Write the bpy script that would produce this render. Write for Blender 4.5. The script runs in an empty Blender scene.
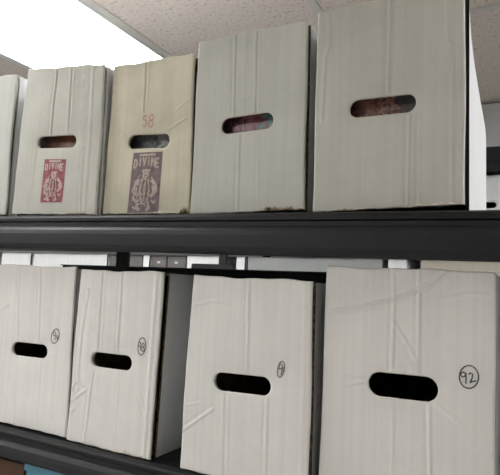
import bpy, bmesh, math, random
import numpy as np
from mathutils import Matrix, Vector, noise
random.seed(7)
SC = bpy.context.scene
COL = SC.collection
CREASES = {
 'U1': [
   ([(-0.5199, 0.3059), (-0.5223, 0.2266), (-0.5234, 0.1604)], 1, 2.2),
   ([(-0.4758, 0.3014), (-0.472, 0.162)], -0.7, 2),
   ([(-0.4323, 0.1308), (-0.4297, 0.002)], 0.5, 2),
   ([(-0.56, 0.1364), (-0.5674, 0.0048)], 0.3, 2),
   ([(-0.4226, 0.2936), (-0.4179, 0.1651), (-0.4172, 0.0036)], 0.4, 3),
 ],
 'U2': [
   ([(-0.3015, 0.2978), (-0.2977, 0.1916)], -1, 2),
   ([(-0.2018, 0.1721), (-0.2432, 0.1524)], 0.7, 1.6),
   ([(-0.1978, 0.2062), (-0.2619, 0.1672)], 0.5, 1.6),
   ([(-0.3401, 0.2234), (-0.304, 0.1846)], 0.5, 1.6),
   ([(-0.3851, 0.1813), (-0.3335, 0.1454)], 0.5, 1.6),
   ([(-0.2318, 0.1148), (-0.1956, 0.08)], 0.4, 1.6),
   ([(-0.3627, 0.2616), (-0.307, 0.1926)], 0.3, 1.6),
 ],
 'U3': [
   ([(-0.0678, 0.3038), (-0.0641, 0.156)], -1, 1.8),
   ([(-0.1114, 0.3027), (-0.1071, 0.1553)], 0.8, 1.8),
   ([(-0.0904, 0.3043), (-0.0883, 0.1585)], 0.3, 1.6),
   ([(-0.0944, 0.1318), (-0.0909, -0.0008)], 0.6, 1.8),
   ([(-0.0576, 0.1335), (-0.0528, 0.0016)], 0.3, 1.8),
 ],
 'U4': [
   ([(0.1517, 0.3093), (0.152, 0.163)], 1, 2.2),
   ([(0.1823, 0.1359), (0.1833, 0.0021)], 0.8, 2),
   ([(0.1933, 0.1376), (0.1942, 0.0046)], -0.5, 2),
   ([(0.2316, 0.2927), (0.2336, 0.2337), (0.2403, 0.2239), (0.2414, 0.0018)], 0.5, 2.2),
   ([(0.0577, 0.306), (0.0611, 0.2553), (0.0537, 0.2356), (0.0507, 0.1375)], 0.5, 2.5),
 ],
 'L1': [
   ([(-0.5754, -0.1029), (-0.5628, -0.2522)], 0.8, 2),
   ([(-0.517, -0.1015), (-0.5052, -0.2511)], 0.8, 2),
   ([(-0.5594, -0.279), (-0.5539, -0.4137)], 0.4, 2),
   ([(-0.4967, -0.2786), (-0.492, -0.4116)], 0.4, 2),
   ([(-0.6195, -0.1911), (-0.5947, -0.1796)], 0.8, 1.8),
 ],
 'L2': [
   ([(-0.3489, -0.1069), (-0.3468, -0.2544)], -0.9, 2),
   ([(-0.3077, -0.1057), (-0.3062, -0.2505)], 1, 2),
   ([(-0.3578, -0.2853), (-0.3687, -0.4134)], 0.7, 2),
   ([(-0.2996, -0.2755), (-0.3004, -0.4153)], 0.3, 2),
   ([(-0.3813, -0.1406), (-0.391, -0.2137), (-0.3944, -0.3477)], 0.6, 2.5),
   ([(-0.2314, -0.1087), (-0.2368, -0.4124)], 0.8, 3),
   ([(-0.4132, -0.3307), (-0.3963, -0.3055), (-0.3763, -0.3137)], 1, 2),
   ([(-0.4047, -0.342), (-0.3712, -0.3166)], 1, 2),
   ([(-0.2511, -0.3119), (-0.2299, -0.3693)], 0.4, 2),
   ([(-0.4051, -0.3615), (-0.3831, -0.3409)], 0.7, 2),
 ],
 'L3': [
   ([(-0.0543, -0.1081), (-0.0502, -0.2516)], 1, 2),
   ([(-0.085, -0.2874), (-0.0814, -0.4096)], -0.7, 2),
   ([(-0.0152, -0.2786), (-0.0129, -0.3966)], 0.8, 2),
   ([(-0.1505, -0.1552), (-0.1188, -0.1471), (-0.0857, -0.1501)], 0.6, 1.8),
   ([(-0.1601, -0.3549), (-0.1295, -0.3317), (-0.1067, -0.3146)], 0.8, 2),
   ([(-0.1551, -0.3151), (-0.1311, -0.3072)], 0.6, 1.8),
   ([(0.0389, -0.1139), (0.0434, -0.386)], 0.4, 3),
 ],
 'L4': [
   ([(0.0793, -0.1514), (0.1191, -0.1419), (0.1654, -0.1311), (0.1949, -0.1173), (0.2144, -0.1057), (0.2348, -0.0889)], 1.7, 2.2),
   ([(0.1645, -0.0852), (0.1668, -0.131), (0.1662, -0.2294)], 1, 2),
   ([(0.1997, -0.0871), (0.2007, -0.2283)], 1, 2),
   ([(0.1674, -0.1612), (0.1992, -0.2125)], 0.7, 2),
   ([(0.2154, -0.2631), (0.2181, -0.3561)], 0.9, 2),
   ([(0.1684, -0.2694), (0.1691, -0.3654)], 0.4, 2),
   ([(0.2231, -0.2634), (0.2493, -0.2814), (0.2978, -0.3254)], 0.6, 2.5),
   ([(0.1005, -0.2547), (0.1319, -0.2455)], 0.7, 1.8),
   ([(0.0956, -0.2385), (0.1303, -0.2402)], 0.6, 1.8),
   ([(0.2276, -0.1279), (0.2649, -0.1182), (0.2948, -0.1194)], 0.35, 2.5),
   ([(0.2292, -0.2523), (0.2658, -0.2413)], 0.3, 2),
 ],
}
INK = {
 'L4': [
   [(0.2546, -0.2184), (0.2565, -0.2152), (0.2588, -0.2127), (0.2616, -0.211), (0.2645, -0.2103), (0.2675, -0.2104), (0.2702, -0.2116), (0.2726, -0.2135), (0.2744, -0.2163), (0.2756, -0.2195), (0.2761, -0.2231), (0.2758, -0.2268), (0.2748, -0.2304), (0.2731, -0.2336), (0.2709, -0.2362), (0.2682, -0.2381), (0.2653, -0.2391), (0.2623, -0.2391), (0.2595, -0.2382), (0.257, -0.2365), (0.2551, -0.2339), (0.2537, -0.2307), (0.2531, -0.2271), (0.2532, -0.2233), (0.2541, -0.2197), (0.2557, -0.2164), (0.2579, -0.2136)],
   [(0.2606, -0.2221), (0.2601, -0.2239), (0.2586, -0.2252), (0.2567, -0.2254), (0.2552, -0.2245), (0.2546, -0.2228), (0.2551, -0.221), (0.2566, -0.2198), (0.2585, -0.2196), (0.26, -0.2205), (0.2606, -0.2221)],
   [(0.2609, -0.2198), (0.2612, -0.2267), (0.261, -0.2337)],
   [(0.2641, -0.222), (0.2666, -0.2193), (0.2689, -0.2207), (0.2685, -0.2258), (0.2658, -0.232), (0.2694, -0.2298), (0.2735, -0.2285)],
 ],
 'L3': [
   [(0.002, -0.236), (0.0031, -0.2336), (0.0045, -0.2316), (0.0059, -0.2304), (0.0074, -0.2298), (0.0087, -0.2301), (0.0099, -0.2311), (0.0108, -0.2328), (0.0113, -0.2351), (0.0116, -0.2378), (0.0114, -0.2408), (0.0109, -0.2438), (0.0101, -0.2467), (0.009, -0.2493), (0.0077, -0.2513), (0.0062, -0.2527), (0.0048, -0.2534), (0.0034, -0.2533), (0.0022, -0.2525), (0.0012, -0.2509), (0.0006, -0.2487), (0.0003, -0.2461), (0.0004, -0.2431), (0.0008, -0.24), (0.0016, -0.2371), (0.0027, -0.2345), (0.0039, -0.2323)],
   [(0.008, -0.2372), (0.0074, -0.2398), (0.0056, -0.241), (0.0037, -0.2401), (0.0028, -0.2378), (0.0035, -0.2352), (0.0053, -0.234), (0.0071, -0.2348), (0.008, -0.2372)],
   [(0.0078, -0.2365), (0.0076, -0.2424), (0.0063, -0.2505)],
   [(0.0016, -0.2414), (0.0101, -0.2405)],
   [(0.0099, -0.237), (0.0095, -0.2487)],
 ],
 'L1': [
   [(-0.47, -0.2246), (-0.468, -0.2217), (-0.4657, -0.2195), (-0.4632, -0.218), (-0.4606, -0.2173), (-0.4581, -0.2176), (-0.4559, -0.2187), (-0.4541, -0.2207), (-0.4528, -0.2233), (-0.4522, -0.2264), (-0.4522, -0.2298), (-0.4529, -0.2333), (-0.4542, -0.2366), (-0.456, -0.2396), (-0.4583, -0.2419), (-0.4608, -0.2436), (-0.4634, -0.2444), (-0.4659, -0.2444), (-0.4682, -0.2434), (-0.4701, -0.2416), (-0.4715, -0.2391), (-0.4722, -0.2361), (-0.4723, -0.2327), (-0.4718, -0.2292), (-0.4706, -0.2258), (-0.4688, -0.2227), (-0.4666, -0.2202)],
   [(-0.4615, -0.226), (-0.4622, -0.2287), (-0.4644, -0.23), (-0.4669, -0.2291), (-0.4681, -0.2265), (-0.4675, -0.2238), (-0.4652, -0.2226), (-0.4627, -0.2235), (-0.4615, -0.226)],
   [(-0.4621, -0.2249), (-0.4619, -0.2389)],
   [(-0.4574, -0.2274), (-0.4593, -0.234), (-0.4537, -0.2336)],
   [(-0.4547, -0.229), (-0.4557, -0.2384)],
 ],
 'L2': [
   [(-0.2602, -0.2241), (-0.2588, -0.2211), (-0.257, -0.2187), (-0.255, -0.2171), (-0.2529, -0.2165), (-0.2508, -0.2168), (-0.2489, -0.2181), (-0.2473, -0.2202), (-0.2461, -0.223), (-0.2454, -0.2263), (-0.2452, -0.23), (-0.2456, -0.2337), (-0.2465, -0.2372), (-0.2478, -0.2404), (-0.2495, -0.2429), (-0.2515, -0.2446), (-0.2536, -0.2455), (-0.2557, -0.2454), (-0.2576, -0.2443), (-0.2593, -0.2424), (-0.2606, -0.2397), (-0.2614, -0.2364), (-0.2617, -0.2328), (-0.2615, -0.2291), (-0.2607, -0.2254), (-0.2594, -0.2222), (-0.2577, -0.2195)],
   [(-0.2554, -0.2278), (-0.256, -0.2307), (-0.2578, -0.2321), (-0.2599, -0.2311), (-0.2609, -0.2283), (-0.2603, -0.2254), (-0.2585, -0.2241), (-0.2564, -0.2251), (-0.2554, -0.2278)],
   [(-0.2555, -0.2265), (-0.2558, -0.2381)],
   [(-0.2481, -0.2285), (-0.2487, -0.231), (-0.2504, -0.2321), (-0.2522, -0.2313), (-0.2532, -0.229), (-0.2526, -0.2266), (-0.2509, -0.2254), (-0.2491, -0.2262), (-0.2481, -0.2285)],
   [(-0.2478, -0.2352), (-0.2485, -0.2379), (-0.2504, -0.2392), (-0.2526, -0.2383), (-0.2537, -0.2358), (-0.253, -0.2331), (-0.251, -0.2318), (-0.2489, -0.2327), (-0.2478, -0.2352)],
 ],
 'U2': [
   [(-0.2912, 0.1823), (-0.2987, 0.1837), (-0.2988, 0.1769), (-0.2927, 0.1751), (-0.2912, 0.1682), (-0.2945, 0.1628), (-0.2997, 0.1656)],
   [(-0.276, 0.1787), (-0.277, 0.1758), (-0.2792, 0.1742), (-0.2819, 0.1745), (-0.284, 0.1765), (-0.2846, 0.1796), (-0.2836, 0.1825), (-0.2814, 0.1841), (-0.2787, 0.1838), (-0.2766, 0.1817), (-0.276, 0.1787)],
   [(-0.2762, 0.1667), (-0.2772, 0.163), (-0.2798, 0.161), (-0.2829, 0.1613), (-0.2853, 0.1638), (-0.2862, 0.1677), (-0.2851, 0.1713), (-0.2826, 0.1734), (-0.2795, 0.1731), (-0.277, 0.1705), (-0.2762, 0.1667)],
 ],
}
# ------------------------------------------------------------------ materials
def new_mat(name):
    m = bpy.data.materials.new(name); m.use_nodes = True
    nt = m.node_tree
    return m, nt, nt.nodes['Principled BSDF']

def N(nt, t, **kw):
    n = nt.nodes.new(t)
    for k, v in kw.items():
        if k in n.inputs: n.inputs[k].default_value = v
        else: setattr(n, k, v)
    return n

def ramp(nt, stops, interp='LINEAR'):
    r = nt.nodes.new('ShaderNodeValToRGB'); cr = r.color_ramp; cr.interpolation = interp
    while len(cr.elements) > 1: cr.elements.remove(cr.elements[-1])
    cr.elements[0].position = stops[0][0]; cr.elements[0].color = (*stops[0][1], 1)
    for p, c in stops[1:]:
        e = cr.elements.new(p); e.color = (*c, 1)
    return r

def cardboard(name, col, stain=0.10, flute=0.25, period=0.0052):
    """corrugated board: faint vertical flutes, blotchy paper, light wear"""
    m, nt, b = new_mat(name); L = nt.links
    tc = N(nt, 'ShaderNodeTexCoord')
    n1 = N(nt, 'ShaderNodeTexNoise', Scale=9.0, Detail=5.0); L.new(tc.outputs['Object'], n1.inputs['Vector'])
    r1 = ramp(nt, [(0.30, tuple(c * (1 - stain) for c in col)), (0.62, col)])
    L.new(n1.outputs['Fac'], r1.inputs['Fac'])
    n2 = N(nt, 'ShaderNodeTexNoise', Scale=160.0, Detail=3.0); L.new(tc.outputs['Object'], n2.inputs['Vector'])
    mp = N(nt, 'ShaderNodeMapping'); mp.inputs['Scale'].default_value = (1 / period, 1 / period, 2.2); L.new(tc.outputs['Object'], mp.inputs['Vector'])
    si = N(nt, 'ShaderNodeTexNoise', Scale=0.8, Detail=2.5, Roughness=0.55); L.new(mp.outputs['Vector'], si.inputs['Vector'])
    # shade of the flute valleys is put into the paper colour
    tint = N(nt, 'ShaderNodeMath', operation='MULTIPLY_ADD'); L.new(si.outputs['Fac'], tint.inputs[0]); tint.inputs[1].default_value = 0.16; tint.inputs[2].default_value = 0.92
    mx = N(nt, 'ShaderNodeVectorMath', operation='SCALE'); L.new(r1.outputs['Color'], mx.inputs[0]); L.new(tint.outputs[0], mx.inputs['Scale'])
    L.new(mx.outputs[0], b.inputs['Base Color'])
    h = N(nt, 'ShaderNodeMath', operation='MULTIPLY_ADD'); L.new(n2.outputs['Fac'], h.inputs[0]); h.inputs[1].default_value = 0.5; L.new(si.outputs['Fac'], h.inputs[2])
    bp = N(nt, 'ShaderNodeBump', Strength=flute, Distance=0.0012); L.new(h.outputs[0], bp.inputs['Height'])
    L.new(bp.outputs[0], b.inputs['Normal'])
    b.inputs['Roughness'].default_value = 0.72
    b.inputs['Specular IOR Level'].default_value = 0.25
    return m

def mottled(name, c1, c2, scale=60.0, rough=0.8, bump=0.0, p=(0.35, 0.65), spec=0.3):
    m, nt, b = new_mat(name); L = nt.links
    tc = N(nt, 'ShaderNodeTexCoord')
    n1 = N(nt, 'ShaderNodeTexNoise', Scale=scale, Detail=4.0); L.new(tc.outputs['Object'], n1.inputs['Vector'])
    r1 = ramp(nt, [(p[0], c1), (p[1], c2)]); L.new(n1.outputs['Fac'], r1.inputs['Fac'])
    L.new(r1.outputs['Color'], b.inputs['Base Color'])
    b.inputs['Roughness'].default_value = rough; b.inputs['Specular IOR Level'].default_value = spec
    if bump:
        bp = N(nt, 'ShaderNodeBump', Strength=bump, Distance=0.001); L.new(n1.outputs['Fac'], bp.inputs['Height']); L.new(bp.outputs[0], b.inputs['Normal'])
    return m

def emissive(name, col, s):
    m, nt, b = new_mat(name)
    b.inputs['Base Color'].default_value = (*col, 1); b.inputs['Emission Color'].default_value = (*col, 1)
    b.inputs['Emission Strength'].default_value = s
    return m

def comic_cover(name, stops, scale=28.0):
    m, nt, b = new_mat(name); L = nt.links
    tc = N(nt, 'ShaderNodeTexCoord')
    n1 = N(nt, 'ShaderNodeTexNoise', Scale=scale * 2.2, Detail=3.0, Distortion=1.5); L.new(tc.outputs['Object'], n1.inputs['Vector'])
    sx = N(nt, 'ShaderNodeSeparateXYZ'); L.new(tc.outputs['Object'], sx.inputs[0])
    a = N(nt, 'ShaderNodeMath', operation='MULTIPLY_ADD'); L.new(sx.outputs['X'], a.inputs[0]); a.inputs[1].default_value = 8.5; a.inputs[2].default_value = 0.10
    s = N(nt, 'ShaderNodeMath', operation='MULTIPLY_ADD'); L.new(n1.outputs['Fac'], s.inputs[0]); s.inputs[1].default_value = 0.8; L.new(a.outputs[0], s.inputs[2])
    r = ramp(nt, stops); L.new(s.outputs[0], r.inputs['Fac'])
    L.new(r.outputs['Color'], b.inputs['Base Color']); b.inputs['Roughness'].default_value = 0.35
    return m

def acoustic(name):
    m, nt, b = new_mat(name); L = nt.links
    tc = N(nt, 'ShaderNodeTexCoord')
    v = N(nt, 'ShaderNodeTexNoise', Scale=95.0, Detail=2.0, Roughness=0.6); L.new(tc.outputs['Object'], v.inputs['Vector'])
    r = ramp(nt, [(0.33, (0.56, 0.49, 0.45)), (0.42, (0.82, 0.745, 0.69)), (0.7, (0.86, 0.785, 0.73))]); L.new(v.outputs['Fac'], r.inputs['Fac'])
    L.new(r.outputs['Color'], b.inputs['Base Color']); b.inputs['Roughness'].default_value = 0.95
    bp = N(nt, 'ShaderNodeBump', Strength=0.4, Distance=0.002); L.new(v.outputs['Fac'], bp.inputs['Height']); L.new(bp.outputs[0], b.inputs['Normal'])
    return m

def powder_black(name, c=(0.0115, 0.013, 0.0165)):
    m, nt, b = new_mat(name); L = nt.links
    tc = N(nt, 'ShaderNodeTexCoord')
    n1 = N(nt, 'ShaderNodeTexNoise', Scale=700.0, Detail=2.0); L.new(tc.outputs['Object'], n1.inputs['Vector'])
    r = ramp(nt, [(0.3, tuple(x * 0.7 for x in c)), (0.7, tuple(x * 1.35 for x in c))]); L.new(n1.outputs['Fac'], r.inputs['Fac'])
    L.new(r.outputs['Color'], b.inputs['Base Color'])
    bp = N(nt, 'ShaderNodeBump', Strength=0.35, Distance=0.0006); L.new(n1.outputs['Fac'], bp.inputs['Height']); L.new(bp.outputs[0], b.inputs['Normal'])
    b.inputs['Roughness'].default_value = 0.5; b.inputs['Specular IOR Level'].default_value = 0.3
    return m

M = {}
M['upper'] = cardboard('white_board_aged_dimmed', (0.60, 0.605, 0.56))  # aged board, also darkened for the dimmer light on the upper row
M['upper_warm'] = cardboard('white_board_greyed_dimmed', (0.58, 0.575, 0.525))  # greyed board, with the upper row's weaker light put into it
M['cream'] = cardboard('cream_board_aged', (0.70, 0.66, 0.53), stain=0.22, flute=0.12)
M['lower'] = cardboard('white_board', (0.80, 0.793, 0.77), flute=0.2, stain=0.06)  # lightened to carry the stronger light on the lower row
M['side'] = cardboard('white_board_side', (0.74, 0.75, 0.76), stain=0.05, flute=0.12)
M['far_tan'] = cardboard('tan_board', (0.46, 0.42, 0.36), stain=0.08)
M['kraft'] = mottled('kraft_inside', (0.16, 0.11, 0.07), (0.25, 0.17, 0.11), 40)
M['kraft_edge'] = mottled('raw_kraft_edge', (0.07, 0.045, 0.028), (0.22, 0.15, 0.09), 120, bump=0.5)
M['torn'] = mottled('torn_paper', (0.30, 0.22, 0.14), (0.62, 0.56, 0.46), 90, bump=0.5)
M['torn_white'] = mottled('torn_white_paper', (0.62, 0.55, 0.45), (0.82, 0.80, 0.74), 90, bump=0.5)
M['torn_dark'] = mottled('torn_brown_paper', (0.06, 0.035, 0.02), (0.30, 0.20, 0.12), 120, bump=0.5)
M['ink'] = mottled('black_marker_ink', (0.07, 0.07, 0.075), (0.18, 0.18, 0.19), 300)
M['ink_faint'] = mottled('faded_marker_ink', (0.14, 0.14, 0.145), (0.30, 0.295, 0.29), 300)
M['ink_red'] = mottled('red_marker_ink', (0.50, 0.20, 0.17), (0.58, 0.36, 0.30), 300)
M['stamp_red'] = mottled('red_print', (0.28, 0.075, 0.105), (0.40, 0.17, 0.19), 110, p=(0.35, 0.75))
M['stamp_purple'] = mottled('purple_print', (0.17, 0.125, 0.145), (0.31, 0.25, 0.25), 110, p=(0.3, 0.8))
M['print_pale'] = mottled('unprinted_board', (0.52, 0.36, 0.34), (0.62, 0.53, 0.49), 140)
M['print_pale_cream'] = mottled('unprinted_cream_board', (0.42, 0.34, 0.31), (0.58, 0.52, 0.44), 140)
M['black'] = powder_black('black_powder_coat')
M['deck'] = powder_black('black_shelf_deck', (0.0045, 0.005, 0.006))
M['tile'] = acoustic('acoustic_ceiling_tile')
M['tbar'] = mottled('white_ceiling_grid', (0.72, 0.70, 0.67), (0.76, 0.74, 0.71), 8, 0.5)
M['bezel'] = mottled('white_light_frame', (0.80, 0.80, 0.79), (0.84, 0.84, 0.83), 8, 0.4)
M['lens'] = emissive('lit_diffuser', (1.0, 1.0, 0.985), 9.0)
M['wall'] = mottled('grey_wall_paint', (0.40, 0.40, 0.39), (0.44, 0.44, 0.43), 3, 0.85)
M['wall_white'] = mottled('white_wall_paint', (0.68, 0.67, 0.65), (0.72, 0.71, 0.69), 3, 0.85)
M['soffit'] = mottled('grey_soffit_paint', (0.62, 0.62, 0.62), (0.66, 0.66, 0.66), 3, 0.8)
M['floor'] = mottled('pale_floor_tile', (0.50, 0.48, 0.45), (0.58, 0.56, 0.53), 5, 0.4)
M['bin'] = mottled('dark_grey_bin', (0.12, 0.115, 0.115), (0.16, 0.15, 0.15), 12, 0.6)
M['tag'] = mottled('pale_paper_tag', (0.5, 0.46, 0.45), (0.6, 0.56, 0.55), 60, 0.8)
M['shaded_card'] = cardboard('shaded_board', (0.30, 0.31, 0.31), stain=0.08)  # a far box's shade put into the board as grey
M['brown'] = cardboard('brown_board', (0.11, 0.06, 0.038), stain=0.3)
M['blue'] = mottled('blue_plastic', (0.11, 0.30, 0.42), (0.14, 0.35, 0.47), 14, 0.45)
M['page'] = mottled('comic_pages', (0.55, 0.50, 0.40), (0.66, 0.61, 0.52), 60)
M['cover_a'] = comic_cover('brown_comic_cover', [(0.0, (0.05, 0.02, 0.01)), (0.35, (0.18, 0.07, 0.03)), (0.6, (0.28, 0.12, 0.06)), (0.85, (0.07, 0.03, 0.02))])
M['cover_b'] = comic_cover('grey_comic_cover', [(0.0, (0.03, 0.03, 0.035)), (0.38, (0.16, 0.16, 0.17)), (0.52, (0.05, 0.05, 0.06)), (0.66, (0.42, 0.42, 0.41)), (0.82, (0.09, 0.09, 0.11))])
M['cover_c'] = comic_cover('red_and_teal_comic_cover', [(0.0, (0.03, 0.02, 0.02)), (0.22, (0.10, 0.03, 0.05)), (0.40, (0.40, 0.17, 0.18)), (0.52, (0.22, 0.06, 0.09)), (0.62, (0.34, 0.15, 0.16)), (0.68, (0.14, 0.27, 0.27)), (1.0, (0.22, 0.38, 0.36))])
M['cover_d'] = comic_cover('brown_and_charcoal_comic_cover', [(0.0, (0.06, 0.02, 0.02)), (0.25, (0.30, 0.15, 0.10)), (0.36, (0.10, 0.03, 0.03)), (0.48, (0.40, 0.22, 0.17)), (0.60, (0.14, 0.05, 0.05)), (0.68, (0.08, 0.08, 0.085)), (0.9, (0.12, 0.12, 0.12)), (1.0, (0.05, 0.05, 0.05))], 40)

# ------------------------------------------------------------------ helpers
def link(name, verts, faces, mats, parent=None, origin=(0, 0, 0), smooth=False, midx=None, loc=None):
    me = bpy.data.meshes.new(name)
    ox, oy, oz = origin
    me.from_pydata([(v[0] - ox, v[1] - oy, v[2] - oz) for v in verts], [], faces)
    for m in (mats if isinstance(mats, (list, tuple)) else [mats]): me.materials.append(m)
    if midx is not None: me.polygons.foreach_set('material_index', midx)
    if smooth: me.polygons.foreach_set('use_smooth', [True] * len(faces))
    me.update()
    o = bpy.data.objects.new(name, me); COL.objects.link(o)
    if parent is not None: o.parent = parent
    elif loc is None: o.location = origin
    return o

def tag(o, label, cat, group=None):
    o['label'] = label; o['category'] = cat
    if group: o['group'] = group
    return o

def struct(o):
    o['kind'] = 'structure'; return o

def root(name, loc, label, cat, group=None):
    o = bpy.data.objects.new(name, None); o.empty_display_size = 0.05
    COL.objects.link(o); o.location = loc
    return tag(o, label, cat, group)

class MB:
    def __init__(s): s.v = []; s.f = []
    def hexa(s, p):            # 8 points: bottom 4 ccw, top 4 ccw
        b = len(s.v); s.v += [tuple(q) for q in p]
        s.f += [(b, b+3, b+2, b+1), (b+4, b+5, b+6, b+7)] + [(b+i, b+(i+1) % 4, b+4+(i+1) % 4, b+4+i) for i in range(4)]
        return s
    def box(s, x0, x1, y0, y1, z0, z1):
        return s.hexa([(x0,y0,z0),(x1,y0,z0),(x1,y1,z0),(x0,y1,z0),(x0,y0,z1),(x1,y0,z1),(x1,y1,z1),(x0,y1,z1)])
    def prism(s, prof, x0, x1, dz0=0.0, dz1=0.0):   # closed (y,z) profile swept along x
        b = len(s.v); n = len(prof)
        s.v += [(x0, y, z + dz0) for y, z in prof] + [(x1, y, z + dz1) for y, z in prof]
        s.f += [tuple(range(b + n - 1, b - 1, -1)), tuple(range(b + n, b + 2 * n))]
        s.f += [(b + i, b + (i + 1) % n, b + n + (i + 1) % n, b + n + i) for i in range(n)]
        return s
    def build(s, name, mat, parent=None, origin=(0, 0, 0), bevel=0.0):
        o = link(name, s.v, s.f, mat, parent, origin)
        bm = bmesh.new(); bm.from_mesh(o.data); bmesh.ops.recalc_face_normals(bm, faces=bm.faces); bm.to_mesh(o.data); bm.free()
        if bevel:
            md = o.modifiers.new('bevel', 'BEVEL'); md.width = bevel; md.segments = 2; md.limit_method = 'ANGLE'
        return o

def seg_dist(px, pz, a, b):
    dx, dz = b[0] - a[0], b[1] - a[1]; L2 = dx * dx + dz * dz + 1e-12
    t = np.clip(((px - a[0]) * dx + (pz - a[1]) * dz) / L2, 0, 1)
    return np.hypot(px - a[0] - t * dx, pz - a[1] - t * dz)

# ------------------------------------------------------------------ cardboard boxes
def vnoise(a, b, seed):
    """smooth random lumps"""
    g = np.random.RandomState(int(abs(seed) * 10)).rand(64, 64) - 0.5
    a = np.clip(a + 4, 0, 62); b = np.clip(b + 4, 0, 62)
    i = np.floor(a).astype(int); j = np.floor(b).astype(int)
    fa = a - i; fb = b - j; fa = fa**3 * (fa * (6*fa - 15) + 10); fb = fb**3 * (fb * (6*fb - 15) + 10)
    return (g[i, j] * (1-fa) + g[i+1, j] * fa) * (1-fb) + (g[i, j+1] * (1-fa) + g[i+1, j+1] * fa) * fb

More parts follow.
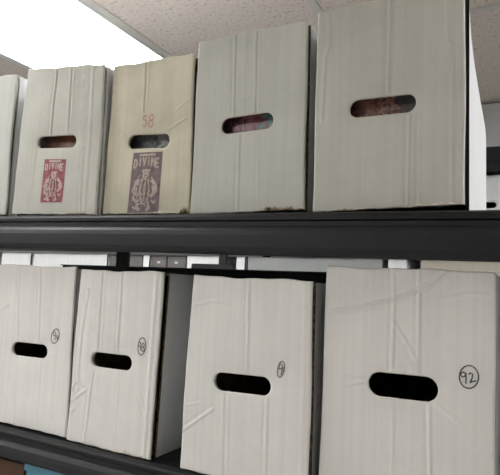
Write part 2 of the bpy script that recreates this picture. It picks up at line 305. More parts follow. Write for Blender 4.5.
class Panel:
    """front face of one box, as a warped sheet: q = BL, BR, TL, TR in (x, z); y0 its front"""
    def __init__(s, q, y0, hole, creases, seed, r=0.0038, warp=0.0022):
        s.q = [np.array(p) for p in q]; s.y0 = y0; s.hole = hole; s.cre = creases; s.seed = seed; s.r = r; s.warp = warp
        s.W = float(np.linalg.norm(s.q[1] - s.q[0])); s.H = float(np.linalg.norm(s.q[2] - s.q[0]))
    def xz(s, u, v):
        BL, BR, TL, TR = s.q
        x = (1-u)*(1-v)*BL[0] + u*(1-v)*BR[0] + (1-u)*v*TL[0] + u*v*TR[0]
        z = (1-u)*(1-v)*BL[1] + u*(1-v)*BR[1] + (1-u)*v*TL[1] + u*v*TR[1]
        # paper edges are never quite straight
        z = z + 0.0011 * np.sin(u * 9.0 + s.seed) * v + 0.0006 * np.sin(u * 23 + 2 * s.seed) * v + 0.0008 * np.abs(np.sin(u * 17 + s.seed * 1.7)) * (1 - v)
        x = x + 0.0007 * np.sin(v * 8.0 + s.seed * 2.3) * (2 * u - 1)
        return x, z
    def uv(s, x, z):
        u = np.full_like(x, 0.5); v = np.full_like(x, 0.5)
        BL, BR, TL, TR = s.q
        for _ in range(6):
            fx = (1-u)*(1-v)*BL[0] + u*(1-v)*BR[0] + (1-u)*v*TL[0] + u*v*TR[0] - x
            fz = (1-u)*(1-v)*BL[1] + u*(1-v)*BR[1] + (1-u)*v*TL[1] + u*v*TR[1] - z
            a = (1-v)*(BR[0]-BL[0]) + v*(TR[0]-TL[0]); b = (1-u)*(TL[0]-BL[0]) + u*(TR[0]-BR[0])
            c = (1-v)*(BR[1]-BL[1]) + v*(TR[1]-TL[1]); d = (1-u)*(TL[1]-BL[1]) + u*(TR[1]-BR[1])
            D = a*d - b*c
            u = u - (d*fx - b*fz)/D; v = v - (-c*fx + a*fz)/D
        return u, v
    def y(s, x, z, u=None, v=None):
        if u is None: u, v = s.uv(x, z)
        k = s.seed
        y = s.warp * (np.sin(3.1*u + k) * np.cos(2.7*v + 2*k) + 0.5*np.sin(7.3*u + 4.1*v + 3*k)) * 0.6
        y = y + 0.0012 * vnoise(u * 5, v * 7, k) + 0.00045 * vnoise(u * 13, v * 17, k + 1) + 0.00016 * vnoise(u * 34, v * 40, k + 2)
        fade = 1.0 if not s.hole else 1 - np.exp(-np.maximum(s.sd(x, z), 0) / 0.004)
        for pts, a, w in s.cre:
            a = a * fade
            d = np.full_like(x, 9.0)
            for i in range(len(pts) - 1):
                d = np.minimum(d, seg_dist(x, z, pts[i], pts[i+1]))
            wm = w * 0.0009
            y = y - a * 0.0013 * np.exp(-(d / wm) ** 2)
            y = y + a * 0.0007 * np.exp(-((d - 2.2*wm) / (1.3*wm)) ** 2)
        r = s.r
        e = np.clip(r - np.minimum(u, 1 - u) * s.W, 0, r)
        y = y + r - np.sqrt(np.maximum(r*r - e*e, 0))
        e = np.clip(0.002 - np.minimum(v, 1 - v) * s.H, 0, 0.002)
        y = y + 0.002 - np.sqrt(np.maximum(0.002**2 - e*e, 0))
        if s.hole:   # board pressed in a touch around the hand hole
            y = y + 0.0012 * np.exp(-np.maximum(s.sd(x, z), 0) / 0.008)
        return s.y0 + y
    def sd(s, x, z):
        a, b, r = s.hole
        return seg_dist(x, z, a, b) - r
    def mesh(s, step=0.002):
        def axis(L, r):
            e = [0, 0.0004, 0.001, 0.0018, 0.0028, 0.004]
            n = max(4, int((L - 0.01) / step))
            mid = list(np.linspace(0.0055, L - 0.0055, n))
            return np.array([q / L for q in e + mid + [L - q for q in reversed(e)]])
        us = axis(s.W, s.r); vs = axis(s.H, s.r)
        U, V = np.meshgrid(us, vs); X, Z = s.xz(U, V)
        nx, nz = len(us), len(vs)
        keep = np.ones((nz - 1, nx - 1), bool)
        if s.hole:
            cx = (X[:-1, :-1] + X[1:, 1:]) / 2; cz = (Z[:-1, :-1] + Z[1:, 1:]) / 2
            keep = s.sd(cx, cz) > 0
            vt = np.zeros((nz, nx), int); vk = np.zeros((nz, nx), int)
            for di in (0, 1):
                for dj in (0, 1):
                    vt[di:nz-1+di, dj:nx-1+dj] += 1; vk[di:nz-1+di, dj:nx-1+dj] += keep
            bd = (vk > 0) & (vk < vt)
            a, b, r = s.hole
            for i, j in zip(*np.where(bd)):
                p = np.array([X[i, j], Z[i, j]]); A = np.array(a); B = np.array(b); d = B - A
                t = np.clip(np.dot(p - A, d) / np.dot(d, d), 0, 1); c = A + t * d; n = p - c
                n = n / (np.linalg.norm(n) + 1e-9); p = c + n * r
                X[i, j], Z[i, j] = p
        Yv = s.y(X, Z, U, V)
        idx = np.arange(nx * nz).reshape(nz, nx)
        faces = [(int(idx[i, j]), int(idx[i, j+1]), int(idx[i+1, j+1]), int(idx[i+1, j])) for i in range(nz-1) for j in range(nx-1) if keep[i, j]]
        used = sorted({k for f in faces for k in f}); mp = {k: i for i, k in enumerate(used)}
        vx, vy, vz = X.ravel(), Yv.ravel(), Z.ravel()
        return [(vx[k], vy[k], vz[k]) for k in used], [tuple(mp[k] for k in f) for f in faces]

def panel_obj(P, name, mats, parent, origin, thick=0.007, step=0.002):
    v, f = P.mesh(step)
    o = link(name, v, f, mats, parent, origin, smooth=True)
    md = o.modifiers.new('thickness', 'SOLIDIFY'); md.thickness = thick; md.offset = -1
    md.material_offset = 1; md.material_offset_rim = 2
    return o

def body_obj(q, y0, depth, mats, parent, origin, bulge=0.0, pinch=0.0, base=None, wall=0.004):
    """five-walled box behind the panel, open to the front"""
    BL, BR, TL, TR = [np.array(p) for p in q]
    nd, nw, nh = 14, 8, 14
    ring = []                                   # (u, v) perimeter, counter-clockwise from BL seen from the front
    ring += [(i / nw, 0.0) for i in range(nw)] + [(1.0, i / nh) for i in range(nh)]
    ring += [(1 - i / nw, 1.0) for i in range(nw)] + [(0.0, 1 - i / nh) for i in range(nh)]
    R = len(ring); v = []; f = []
    for k in range(nd + 1):
        t = k / nd; y = y0 + depth * t
        for (u, w) in ring:
            x = (1-u)*(1-w)*BL[0] + u*(1-w)*BR[0] + (1-u)*w*TL[0] + u*w*TR[0]
            zb = (1-u)*BL[1] + u*BR[1]; zt = (1-u)*TL[1] + u*TR[1]
            if base is not None: zb = base(x)
            z = zb + (zt - zb) * w
            if u == 1.0:
                x += bulge * math.sin(math.pi * t) * math.sin(math.pi * w)
                x -= pinch * t * max(0.0, (w - 0.68) / 0.32) ** 1.5
            elif u == 0.0:
                x -= 0.3 * bulge * math.sin(math.pi * t) * math.sin(math.pi * w)
            v.append((x, y, z))
    for k in range(nd):
        for i in range(R):
            a = k*R + i; b = k*R + (i+1) % R
            f.append((a, a + R, b + R, b))
    f.append(tuple(nd*R + i for i in range(R)))
    o = link('body', v, f, mats, parent, origin)
    bm = bmesh.new(); bm.from_mesh(o.data); bmesh.ops.recalc_face_normals(bm, faces=bm.faces)
    bm.faces.ensure_lookup_table()
    cen = Vector((0, 0, 0))
    for w_ in bm.verts: cen += w_.co
    cen /= len(bm.verts)
    if (bm.faces[0].calc_center_median() - cen).dot(bm.faces[0].normal) < 0: bmesh.ops.reverse_faces(bm, faces=bm.faces)
    bm.to_mesh(o.data); bm.free()
    md = o.modifiers.new('thickness', 'SOLIDIFY'); md.thickness = wall; md.offset = -1
    md.material_offset = 1; md.material_offset_rim = 2
    return o

def ribbon(P, pts, w, lift=0.0005):
    """a drawn line lying on the panel"""
    pts = [np.array(p, float) for p in pts]; out = [pts[0]]
    for a, b in zip(pts, pts[1:]):
        n = max(1, int(np.linalg.norm(b - a) / 0.002))
        out += [a + (b - a) * (i + 1) / n for i in range(n)]
    L = []; Rr = []
    for i, p in enumerate(out):
        d = out[min(i+1, len(out)-1)] - out[max(i-1, 0)]; d = d / (np.linalg.norm(d) + 1e-9)
        nrm = np.array([-d[1], d[0]]) * w / 2; L.append(p + nrm); Rr.append(p - nrm)
    al = L + Rr; x = np.array([p[0] for p in al]); z = np.array([p[1] for p in al]); y = P.y(x, z) - lift
    n = len(L)
    return [(x[i], y[i], z[i]) for i in range(2*n)], [(i, i+1, n+i+1, n+i) for i in range(n-1)]

def drawn(P, name, strokes, w, mat, parent, origin, lift=0.0005):
    V, F = [], []
    for k, s in enumerate(strokes):
        ww = w
        if isinstance(s, tuple): s, ww = s
        v, f = ribbon(P, s, ww, lift + k * 0.00002); b = len(V); V += v; F += [tuple(i + b for i in q) for q in f]
    return link(name, V, F, mat, parent, origin)

GLYPH = {  # tall narrow capitals in a unit cell
 'D': [[(0,0),(0,1),(.6,.9),(.9,.6),(.9,.4),(.6,.1),(0,0)]], 'I': [[(.5,0),(.5,1)]],
 'V': [[(0,1),(.5,0),(1,1)]], 'N': [[(0,0),(0,1),(1,0),(1,1)]], 'E': [[(1,0),(0,0),(0,1),(1,1)], [(0,.5),(.8,.5)]],
}
def stamp(P, quad, base_mat, pale, parent, origin):
    """printed label: coloured block, pale lettering over a pale figure in a coat"""
    TL, TR, BL, BR = [np.array(p) for p in quad]; mat_name = base_mat.name
    def at(a, b): return (1-a)*b*TL + a*b*TR + (1-a)*(1-b)*BL + a*(1-b)*BR
    n, m = 26, 44; A, B = np.meshgrid(np.linspace(0, 1, n), np.linspace(0, 1, m))
    pts = np.array([[at(a, b) for a in A[0]] for b in B[:, 0]])
    x, z = pts[..., 0], pts[..., 1]; y = P.y(x, z) - 0.00035
    idx = np.arange(n*m).reshape(m, n)
    v = list(zip(x.ravel(), y.ravel(), z.ravel()))
    f = [(int(idx[i, j]), int(idx[i, j+1]), int(idx[i+1, j+1]), int(idx[i+1, j])) for i in range(m-1) for j in range(n-1)]
    lab = link('printed_label', v, f, base_mat, parent, origin, smooth=True)
    W = float(np.linalg.norm(TR - TL))
    word = 'DIVINE'; st = [([at(.22, .955), at(.78, .955)], .06 * W)]
    for i, ch in enumerate(word):
        arc = 0.035 * (1 - ((i - 2.5) / 2.5) ** 2)
        for g in GLYPH[ch]:
            st.append(([at(0.08 + 0.145*i + 0.105*p[0], 0.74 + arc + 0.145*p[1]) for p in g], 0.05*W))
    drawn(P, 'lettering', st, 0.03*W, pale, lab, origin, 0.0007)
    def S(pl, w): return ([at(a, b) for a, b in pl], w*W)
    fig = [S([(.50,.715),(.50,.585)], .22), S([(.38,.69),(.64,.70)], .05)]                                     # head under a hat
    fig += [S([(.50,.60),(.50,.13)], .10), S([(.40,.56),(.34,.36),(.44,.14)], .07), S([(.60,.56),(.66,.38),(.60,.16)], .07)]     # coat
    fig += [S([(.30,.55),(.16,.44),(.14,.34)], .10), S([(.10,.38),(.30,.28)], .11), S([(.70,.54),(.84,.46),(.88,.32)], .10), S([(.90,.36),(.72,.26)], .10)]
    fig += [S([(.18,.50),(.30,.46)], .06), S([(.24,.42),(.22,.30)], .05), S([(.76,.44),(.80,.34)], .06), S([(.12,.27),(.24,.18),(.34,.20)], .07)]
    fig += [S([(.30,.16),(.28,.07),(.40,.05)], .09), S([(.62,.16),(.70,.07),(.60,.04)], .09), S([(.74,.20),(.86,.15)], .05), S([(.16,.10),(.24,.06)], .06)]
    rd = random.Random(9)
    for _ in range(26):
        a_, b_ = rd.uniform(.12, .86), rd.uniform(.08, .60)
        fig.append(S([(a_, b_), (a_ + rd.uniform(-.10, .10), b_ + rd.uniform(.02, .07))], rd.uniform(.025, .05)))
    hatch = [S([(a_, b_), (a_ + rd.uniform(-.06, .06), b_ + rd.uniform(.02, .05))], rd.uniform(.02, .035)) for a_, b_ in [(rd.uniform(.15, .82), rd.uniform(.08, .52)) for _ in range(24)]]
    dark = [S([(.46,.66),(.48,.66)], .03), S([(.55,.66),(.57,.66)], .03), S([(.47,.61),(.55,.612)], .025)]
    dark += [S([(.49,.54),(.44,.34),(.50,.16)], .03), S([(.56,.54),(.58,.34),(.54,.16)], .03), S([(.36,.50),(.30,.38)], .03), S([(.66,.50),(.70,.36)], .03), S([(.40,.26),(.62,.27)], .025)]
    drawn(P, 'printed_figure', fig, 0.05*W, pale, lab, origin, 0.0006)
    drawn(P, 'figure_outline', dark + hatch, 0.03*W, base_mat, lab, origin, 0.0016)
    return lab

def torn_strip(P, name, u0, u1, hgt, mat, parent, origin, seed, base_v=0.0):
    """ragged torn paper along the bottom edge of the panel"""
    rnd = random.Random(seed); n = 28; V = []; F = []
    for i in range(n + 1):
        u = u0 + (u1 - u0) * i / n
        x, z = P.xz(np.array([u]), np.array([base_v])); x = float(x[0]); z = float(z[0])
        h = hgt * (0.25 + 0.75 * rnd.random()) * math.sin(math.pi * min(max(i / n, 0.04), 0.96)) ** 0.5
        y1 = float(P.y(np.array([x]), np.array([z + h]))[0]) - 0.0004; y0 = float(P.y(np.array([x]), np.array([z + 0.0022]))[0]) - 0.0012 - 0.001 * rnd.random()
        V += [(x, y0 + 0.002, z + 0.0004), (x, y0, z + 0.0008), (x, y1, z + h)]
        if i:
            b = 3 * i
            F += [(b-3, b, b+1, b-2), (b-2, b+1, b+2, b-1)]
    return link(name, V, F, mat, parent, origin, smooth=True)

def make_box(name, label, group, q, y0, face, hole=None, creases=(), seed=1.0, depth=0.38, base=None, step=0.002,
             edge='kraft_edge', panel_rim=None, side='side', gap=0.003, thick=0.007, bulge=0.004, pinch=0.0, cat='storage box', inset=0.0008, out=0.0):
    BL, BR, TL, TR = q
    loc = ((BL[0] + BR[0]) / 2, y0, base((BL[0] + BR[0]) / 2) if base else min(BL[1], BR[1]))
    r = root(name, loc, label, cat, group)
    P = Panel(q, y0, hole, creases, seed)
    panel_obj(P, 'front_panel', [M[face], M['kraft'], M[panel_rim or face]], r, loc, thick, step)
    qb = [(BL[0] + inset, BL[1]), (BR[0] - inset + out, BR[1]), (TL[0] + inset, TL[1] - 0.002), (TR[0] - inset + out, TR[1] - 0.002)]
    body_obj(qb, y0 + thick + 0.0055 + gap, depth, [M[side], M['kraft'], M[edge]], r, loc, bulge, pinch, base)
    return r, P, loc

# ------------------------------------------------------------------ the two shelf heights (both sag a little to the right)
def deck_up(x): return -0.0065 - 0.010 * (x - 0.05)
def deck_low(x): return -0.4140 - 0.010 * (x + 0.30)
Z3 = -0.80

def hole(cx, cz, half=0.0475, r=0.0137, tilt=0.0):
    d = half - r
    return ((cx - d, cz - d * tilt), (cx + d, cz + d * tilt), r)

UG = 'cardboard comic boxes on the upper shelf'; LG = 'cardboard comic boxes on the lower shelf'
def cl(p, deck): return (p[0], max(p[1], deck(p[0]) + 0.0006))
def quad(BL, BR, TL, TR, deck):
    BL = (BL[0] - 0.0025, BL[1]); TL = (TL[0] - 0.0025, TL[1])
    return [cl(BL, deck), cl(BR, deck), TL, TR]

# upper row
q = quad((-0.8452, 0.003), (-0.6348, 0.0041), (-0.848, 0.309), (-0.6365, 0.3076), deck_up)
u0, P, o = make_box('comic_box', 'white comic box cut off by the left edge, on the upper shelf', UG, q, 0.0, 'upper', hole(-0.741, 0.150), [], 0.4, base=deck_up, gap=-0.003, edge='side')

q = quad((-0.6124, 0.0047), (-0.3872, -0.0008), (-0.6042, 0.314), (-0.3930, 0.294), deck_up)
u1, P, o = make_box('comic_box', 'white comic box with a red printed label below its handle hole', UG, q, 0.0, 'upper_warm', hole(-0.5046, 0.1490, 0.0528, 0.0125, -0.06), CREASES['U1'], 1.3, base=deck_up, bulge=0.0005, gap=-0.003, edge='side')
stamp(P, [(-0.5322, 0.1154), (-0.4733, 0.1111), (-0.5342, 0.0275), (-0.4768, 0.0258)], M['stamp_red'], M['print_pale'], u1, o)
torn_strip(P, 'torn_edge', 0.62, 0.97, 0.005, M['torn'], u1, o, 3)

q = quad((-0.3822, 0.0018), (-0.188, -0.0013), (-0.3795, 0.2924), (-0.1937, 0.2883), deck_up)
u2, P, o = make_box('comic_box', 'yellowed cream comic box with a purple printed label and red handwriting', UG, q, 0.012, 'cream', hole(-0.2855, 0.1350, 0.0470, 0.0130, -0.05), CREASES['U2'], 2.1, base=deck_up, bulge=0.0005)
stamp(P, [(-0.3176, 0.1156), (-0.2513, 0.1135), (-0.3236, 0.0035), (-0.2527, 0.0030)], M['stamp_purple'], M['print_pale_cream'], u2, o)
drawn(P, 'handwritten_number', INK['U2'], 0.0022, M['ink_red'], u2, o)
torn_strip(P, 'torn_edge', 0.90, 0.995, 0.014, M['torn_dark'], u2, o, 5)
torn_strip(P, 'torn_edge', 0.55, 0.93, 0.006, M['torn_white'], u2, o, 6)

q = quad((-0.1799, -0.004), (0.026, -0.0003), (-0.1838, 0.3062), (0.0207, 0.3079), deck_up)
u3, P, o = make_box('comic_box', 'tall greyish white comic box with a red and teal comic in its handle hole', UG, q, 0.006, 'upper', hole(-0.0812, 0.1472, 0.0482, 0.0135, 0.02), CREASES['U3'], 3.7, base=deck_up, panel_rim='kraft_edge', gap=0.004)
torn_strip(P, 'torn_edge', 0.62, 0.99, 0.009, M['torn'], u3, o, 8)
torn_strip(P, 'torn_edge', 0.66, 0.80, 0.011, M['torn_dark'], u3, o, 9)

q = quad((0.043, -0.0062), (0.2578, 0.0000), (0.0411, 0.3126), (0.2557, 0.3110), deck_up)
u4, P, o = make_box('comic_box', 'largest upper white comic box, with a lit white side at the right end', UG, q, 0.0, 'upper_warm', hole(0.1434, 0.1495, 0.0483, 0.0136, 0.0), CREASES['U4'], 4.4, base=deck_up, gap=0.007, pinch=0.034, bulge=0.002, edge='deck', thick=0.006, out=0.0046)  # edge painted black for the shaded gap right of the panel
torn_strip(P, 'torn_edge', 0.62, 0.99, 0.006, M['torn_white'], u4, o, 11)
torn_strip(P, 'torn_edge', 0.03, 0.45, 0.004, M['torn'], u4, o, 12)
STAMPMARKS = [[(0.176, 0.012), (0.176, 0.018), (0.180, 0.019)], [(0.184, 0.011), (0.188, 0.020)], [(0.193, 0.012), (0.197, 0.020), (0.198, 0.013)], [(0.203, 0.014), (0.208, 0.019)]]
drawn(P, 'faint_red_stamp', STAMPMARKS, 0.0012, M['print_pale'], u4, o)

# lower row
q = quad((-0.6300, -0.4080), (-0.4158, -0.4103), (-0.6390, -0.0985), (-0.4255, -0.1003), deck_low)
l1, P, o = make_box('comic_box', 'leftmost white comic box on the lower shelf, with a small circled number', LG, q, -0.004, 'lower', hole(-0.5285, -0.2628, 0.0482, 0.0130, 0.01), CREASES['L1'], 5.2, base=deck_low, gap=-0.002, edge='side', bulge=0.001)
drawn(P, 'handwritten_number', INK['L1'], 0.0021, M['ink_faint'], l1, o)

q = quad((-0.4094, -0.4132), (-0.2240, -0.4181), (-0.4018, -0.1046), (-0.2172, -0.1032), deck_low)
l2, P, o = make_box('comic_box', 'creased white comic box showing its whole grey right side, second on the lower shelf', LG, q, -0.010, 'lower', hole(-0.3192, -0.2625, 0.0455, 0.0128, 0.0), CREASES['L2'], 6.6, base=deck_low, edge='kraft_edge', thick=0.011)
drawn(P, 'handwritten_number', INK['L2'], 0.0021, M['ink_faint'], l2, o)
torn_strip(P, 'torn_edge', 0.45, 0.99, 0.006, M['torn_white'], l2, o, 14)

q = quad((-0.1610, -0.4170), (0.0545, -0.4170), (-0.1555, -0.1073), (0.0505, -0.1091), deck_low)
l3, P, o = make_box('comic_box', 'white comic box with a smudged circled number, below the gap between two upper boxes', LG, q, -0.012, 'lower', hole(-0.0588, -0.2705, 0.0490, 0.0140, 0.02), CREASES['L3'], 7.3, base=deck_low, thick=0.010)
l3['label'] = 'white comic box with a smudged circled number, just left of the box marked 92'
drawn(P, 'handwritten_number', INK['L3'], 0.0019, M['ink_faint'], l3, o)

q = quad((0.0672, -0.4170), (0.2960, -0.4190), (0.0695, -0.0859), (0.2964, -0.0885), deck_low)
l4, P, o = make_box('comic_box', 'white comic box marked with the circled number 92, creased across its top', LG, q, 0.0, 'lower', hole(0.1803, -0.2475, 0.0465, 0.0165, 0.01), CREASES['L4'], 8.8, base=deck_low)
drawn(P, 'handwritten_number', INK['L4'], 0.0018, M['ink'], l4, o)

# the front comic in each upper box, seen through the handle hole
def comic(cx, y, zb, cover, label):
    w, h, t = 0.168, 0.258, 0.005
    r = root('comic_book', (cx, y, zb), label, 'comic book', 'comics standing in the upper boxes')
    MB().box(cx - w/2, cx + w/2, y, y + 0.0004, zb, zb + h).build('cover', M[cover], r, (cx, y, zb))
    MB().box(cx - w/2 + 0.001, cx + w/2 - 0.001, y + 0.0004, y + t, zb + 0.001, zb + h - 0.002).build('pages', M['page'], r, (cx, y, zb))
comic(-0.503, 0.026, deck_up(-0.503) + 0.009, 'cover_a', 'dark brown comic seen through the hole of the red labelled box')
comic(-0.287, 0.036, deck_up(-0.287) + 0.009, 'cover_b', 'grey and black comic seen through the hole of the cream box')
comic(-0.079, 0.030, deck_up(-0.079) + 0.009, 'cover_c', 'pinkish red and teal comic seen through a handle hole')
comic(0.147, 0.026, deck_up(0.147) + 0.009, 'cover_d', 'mottled brown and charcoal comic seen through the hole of the largest upper box')

# ------------------------------------------------------------------ the black shelving
FLOOR = -1.52; CEIL = 0.706
X0, X1 = -2.6, 0.75
rk = root('shelving_rack', (-0.4, 0.22, FLOOR), 'black steel shelving rack holding two rows of white comic boxes', 'shelf')
ro = (-0.4, 0.22, FLOOR)
PROF = [(0.030, -0.0135), (-0.0175, -0.0135), (-0.0185, -0.0145), (-0.0185, -0.0215),
        (-0.0225, -0.0245), (-0.0262, -0.0295), (-0.0282, -0.0365), (-0.0285, -0.045), (-0.0285, -0.0555), (-0.0262, -0.0600), (-0.0215, -0.0650), (-0.018, -0.067), (-0.010, -0.067), (-0.008, -0.064), (0.030, -0.060)]
def beam(deck, flip=False, low=0.0):
    p = [((0.46 - q[0]) if flip else q[0], q[1] + (low if q[1] < -0.05 else 0)) for q in PROF]
    o = MB().prism(p, X0, X1, deck(X0) - 0.0004, deck(X1) - 0.0004).build('beam', M['black'], rk, ro)
    return o
def deck_slab(deck):
    a, b = deck(X0) - 0.0005, deck(X1) - 0.0005
    MB().prism([(-0.012, 0), (0.468, 0), (0.468, -0.0128), (-0.0205, -0.0128), (-0.0215, -0.0118), (-0.0215, -0.0065), (-0.0195, -0.0028)], X0, X1, a, b).build('deck', M['deck'], rk, ro)
d3 = lambda x: Z3
for d in (deck_up, deck_low, d3):
    beam(d, low=0.0 if d is deck_up else 0.013); deck_slab(d)
for d in (deck_low, d3):
    beam(d, True)
for px in (-0.745, 0.62, -2.55):
    MB().box(px - 0.018, px + 0.018, -0.045, -0.029, FLOOR, 0.66 if px > 0 else 0.05).build('post', M['deck'], rk, ro, 0.002)
for px, wd in ((-0.716, 0.020), (0.62, 0.018), (-2.55, 0.018)):
    MB().box(px - wd, px + wd, 0.470, 0.486, FLOOR, 0.20).build('post', M['deck'], rk, ro, 0.002)
MB().prism([(0.486, -0.0765), (0.498, -0.0765), (0.498, -0.108), (0.495, -0.108), (0.495, -0.0795), (0.486, -0.0795)][::-1], -0.97, X1).build('tie_bar', M['deck'], rk, ro)

# things under the lower shelf
r, P, o = make_box('cardboard_box', 'dark brown cardboard box under the lower shelf at far left', None, [(-0.80, Z3 + .0006), (-0.552, Z3 + .0006), (-0.80, -0.492), (-0.553, -0.490)], 0.03, 'brown', None, [], 9.1, base=d3, side='brown', step=0.008, cat='box')
r = root('storage_bin', (-0.497, 0.03, Z3), 'bright blue storage bin under the lower shelf beside the brown box', 'bin'); o = (-0.497, 0.03, Z3)
def blue_bin(x0, x1, y0, y1, z0, z1, t=0.003, dr=0.004):
    m = MB()
    m.hexa([(x0+dr,y0+dr,z0),(x1-dr,y0+dr,z0),(x1-dr,y0+dr+t,z0),(x0+dr,y0+dr+t,z0),(x0,y0,z1),(x1,y0,z1),(x1,y0+t,z1),(x0,y0+t,z1)])
    m.hexa([(x0+dr,y1-dr-t,z0),(x1-dr,y1-dr-t,z0),(x1-dr,y1-dr,z0),(x0+dr,y1-dr,z0),(x0,y1-t,z1),(x1,y1-t,z1),(x1,y1,z1),(x0,y1,z1)])
    m.hexa([(x0+dr,y0+dr,z0),(x0+dr+t,y0+dr,z0),(x0+dr+t,y1-dr,z0),(x0+dr,y1-dr,z0),(x0,y0,z1),(x0+t,y0,z1),(x0+t,y1,z1),(x0,y1,z1)])
    m.hexa([(x1-dr-t,y0+dr,z0),(x1-dr,y0+dr,z0),(x1-dr,y1-dr,z0),(x1-dr-t,y1-dr,z0),(x1-t,y0,z1),(x1,y0,z1),(x1,y1,z1),(x1-t,y1,z1)])
    m.box(x0+dr, x1-dr, y0+dr, y1-dr, z0, z0+t)
    return m
blue_bin(-0.547, -0.448, 0.03, 0.40, Z3 + 0.0006, -0.486).build('bin_body', M['blue'], r, o)
mb = MB(); mb.box(-0.549, -0.446, 0.027, 0.033, -0.500, -0.484); mb.box(-0.549, -0.446, 0.397, 0.403, -0.500, -0.484)
mb.box(-0.549, -0.546, 0.033, 0.397, -0.500, -0.484); mb.box(-0.449, -0.446, 0.033, 0.397, -0.500, -0.484)
mb.build('rim', M['blue'], r, o)

# ------------------------------------------------------------------ the rack across the next aisle, against the wall
FY = 1.58
fr = root('shelving_rack', (-1.2, 1.85, FLOOR), 'black rack against the far wall, seen past the right end of the upper row', 'shelf'); fo = (-1.2, 1.85, FLOOR)
FX0, FX1 = -3.4, 0.75
FUP, FMID, FLOW = 0.491, 0.090, -0.270
for z, h in ((FUP, 0.097), (FMID, 0.045), (FLOW, 0.05)):  # top beam drawn taller, the shadow gap below taken into its shape
    MB().prism([(FY, z), (FY + 0.03, z), (FY + 0.03, z - h), (FY + 0.004, z - h), (FY + 0.004, z - h * 0.65), (FY, z - h * 0.6)], FX0, FX1).build('beam', M['black'], fr, fo)
    MB().box(FX0, FX1, FY + 0.03, 2.06, z - 0.015, z).build('deck', M['deck'], fr, fo)
for x in (-3.35, -1.0, 0.70):
    MB().box(x - 0.02, x + 0.02, FY - 0.022, FY - 0.0005, FLOOR, FUP).build('post', M['deck'], fr, fo, 0.002)
    MB().box(x - 0.02, x + 0.02, 2.062, 2.085, FLOOR, FUP).build('post', M['deck'], fr, fo, 0.002)
MB().prism([(FY - 0.034, -0.036), (FY - 0.023, -0.036), (FY - 0.023, -0.012), (FY - 0.034, -0.016)], -1.17, -0.93).build('bracket', M['deck'], fr, fo)
BG = 'white boxes on the far rack'
def far_box(x0, x1, zb, zt, label, face='side', hole_=None, side='side', group=BG, y0=1.62, cat='storage box'):
    return make_box('storage_box', label, group, [(x0, zb + .0006), (x1, zb + .0006), (x0 + .002, zt), (x1 - .002, zt)], y0, face, hole_, [], 1.0 + x0, depth=0.36, step=0.006, side=side, cat=cat)
far_box(-2.66, -2.40, FLOW, 0.030, 'white box on the far rack, seen through the gap at far left')
far_box(-2.375, -1.79, FLOW, 0.030, 'long bright white box on the far rack, above the leftmost lower box')
far_box(-1.535, -1.490, FLOW, 0.030, 'thin white box on the far rack between two grey bins')
far_box(-1.250, -1.035, FLOW, 0.030, 'bright white box on the far rack, left of the thin black post')
far_box(-0.955, -0.905, FLOW, 0.030, 'narrow white box on the far rack just right of the thin black post')
far_box(-0.890, -0.225, FLOW, 0.030, 'wide box in painted grey shade on the far rack, right of the thin black post', 'shaded_card', side='shaded_card')
far_box(-0.203, -0.118, FLOW, 0.030, 'narrow pale box on the far rack, above the circled 92 box', 'side')
far_box(-0.066, 0.26, FLOW, 0.030, 'wide pale tan box on the far rack, right of the dark gap above box 92', 'far_tan')
far_box(0.077, 0.287, FMID, 0.386, 'white box with a handle hole on the far rack, at right edge', 'side', hole(0.182, 0.262, 0.0475, 0.013), y0=1.64)
def bin_(x0, x1, label):
    r = root('document_bin', ((x0 + x1) / 2, 1.63, FLOW), label, 'bin', 'dark grey bins on the far rack'); oo = tuple(r.location)
    MB().box(x0, x1, 1.63, 1.98, FLOW + .0006, 0.030).build('bin_body', M['bin'], r, oo, 0.004)
    xm = (x0 + x1) / 2
    MB().box(xm - 0.010, xm + 0.010, 1.6285, 1.6295, -0.012, -0.001).build('paper_tag', M['tag'], r, oo)
bin_(-1.775, -1.545, 'dark grey bin behind the black post on the far rack')
bin_(-1.482, -1.385, 'left one of two dark grey bins side by side on the far rack')
bin_(-1.378, -1.262, 'right one of two dark grey bins side by side on the far rack')

# ------------------------------------------------------------------ the room
RX0, RX1, RY0, RY1 = -4.0, 3.2, -4.2, 2.12
T = 0.08
struct(MB().box(RX0 - T, RX1 + T, RY0 - T, RY1 + T, FLOOR - T, FLOOR).build('floor', M['floor']))
struct(MB().box(RX0, RX1, RY0, RY1, CEIL, CEIL + T).build('ceiling', M['tile']))
struct(MB().box(RX0 - T, RX1 + T, RY1, RY1 + T, FLOOR, CEIL + T).build('wall_back', M['wall']))
struct(MB().box(RX0 - T, RX1 + T, RY0 - T, RY0, FLOOR, CEIL + T).build('wall_front', M['wall']))
struct(MB().box(RX0 - T, RX0, RY0, RY1, FLOOR, CEIL + T).build('wall_left', M['wall_white']))
struct(MB().box(RX1, RX1 + T, RY0, RY1, FLOOR, CEIL + T).build('wall_right', M['wall_white']))
mb = MB(); mb.box(RX0, RX1, 1.66, RY1, FUP + 0.012, CEIL - 0.006)
struct(mb.build('trim_1', M['soffit'], bevel=0.006))
# ceiling grid
GX0, GY0, TX, TY = -0.825, 0.845, 0.61, 1.22
mb = MB(); x = GX0 - 5 * TX
while x < RX1:
    if x > RX0: mb.box(x - 0.012, x + 0.012, RY0, RY1, CEIL - 0.004, CEIL + 0.001)
    x += TX
y = GY0 - 4 * TY
while y < 1.6:
    if y > RY0: mb.box(RX0, RX1, y - 0.012, y + 0.012, CEIL - 0.0042, CEIL + 0.001)
    y += TY
struct(mb.build('trim_2', M['tbar']))

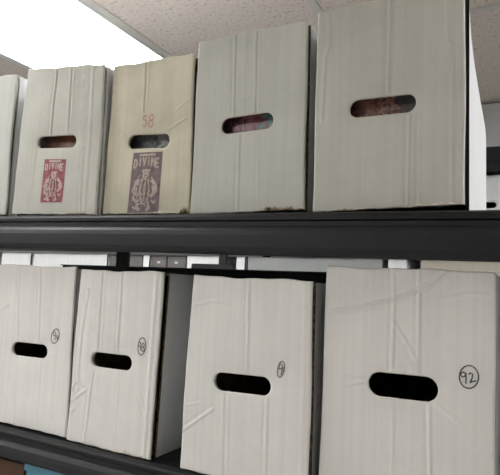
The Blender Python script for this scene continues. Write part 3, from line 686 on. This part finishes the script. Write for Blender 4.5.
def troffer(i, j, label):
    x0 = GX0 - TX + i * TX + 0.012; x1 = x0 + TX - 0.024; y1 = GY0 + j * TY - 0.012; y0 = y1 - TY + 0.024
    c = ((x0 + x1) / 2, (y0 + y1) / 2, CEIL - 0.001)
    r = root('ceiling_light', c, label, 'ceiling light', 'ceiling light panels')
    w = 0.034; zt = CEIL - 0.0002; zb = CEIL - 0.012
    m = MB(); m.box(x0, x0 + w, y0, y1, zb, zt); m.box(x1 - 0.012, x1, y0, y1, zb, zt); m.box(x0 + w, x1 - 0.012, y0, y0 + w, zb, zt); m.box(x0 + w, x1 - 0.012, y1 - w, y1, zb, zt)
    m.build('frame', M['bezel'], r, c, 0.003)
    MB().box(x0 + w, x1 - 0.012, y0 + w, y1 - w, CEIL - 0.008, CEIL - 0.0005).build('diffuser', M['lens'], r, c)
troffer(0, 0, 'glowing white ceiling light panel above the two leftmost upper boxes')
troffer(4, 0, 'ceiling light panel out of view, right of the boxes')
for k, (i, j) in enumerate(((-2, -1), (0, -2), (-4, 0))):  # added panels: first brightens the left beam and boxes, last the far rack
    troffer(i, j, ['added ceiling light panel out of view, left of the camera', 'ceiling light panel out of view, just behind the camera', 'added ceiling light panel out of view, beyond the left end of the boxes'][k])

w = bpy.data.worlds.new('world'); SC.world = w; w.use_nodes = True
w.node_tree.nodes['Background'].inputs[0].default_value = (0.9, 0.92, 1.0, 1); w.node_tree.nodes['Background'].inputs[1].default_value = 0.05

# ------------------------------------------------------------------ camera
F_PX = 542.2
yaw, pitch, roll = 0.4694, 0.09348, 0.04632
cy, sy, cp, sp, cr, sr = math.cos(yaw), math.sin(yaw), math.cos(pitch), math.sin(pitch), math.cos(roll), math.sin(roll)
fwd = Vector((-sy * cp, cy * cp, sp)); right = Vector((cy, sy, 0)); up = right.cross(fwd)
r2 = cr * right + sr * up; u2v = -sr * right + cr * up
cam = bpy.data.cameras.new('camera'); co = bpy.data.objects.new('camera', cam); COL.objects.link(co)
mw = Matrix((r2, u2v, -fwd)).transposed().to_4x4(); mw.translation = Vector((0.3276, -0.7678, -0.1242)); co.matrix_world = mw
cam.sensor_fit = 'HORIZONTAL'; cam.sensor_width = 36; cam.lens = 36 * F_PX / 500; cam.clip_start = 0.02
SC.camera = co
vs = SC.view_settings
vs.view_transform = 'Standard'; vs.look = 'None'; vs.gamma = 1; vs.use_curve_mapping = False; vs.exposure = 0.93
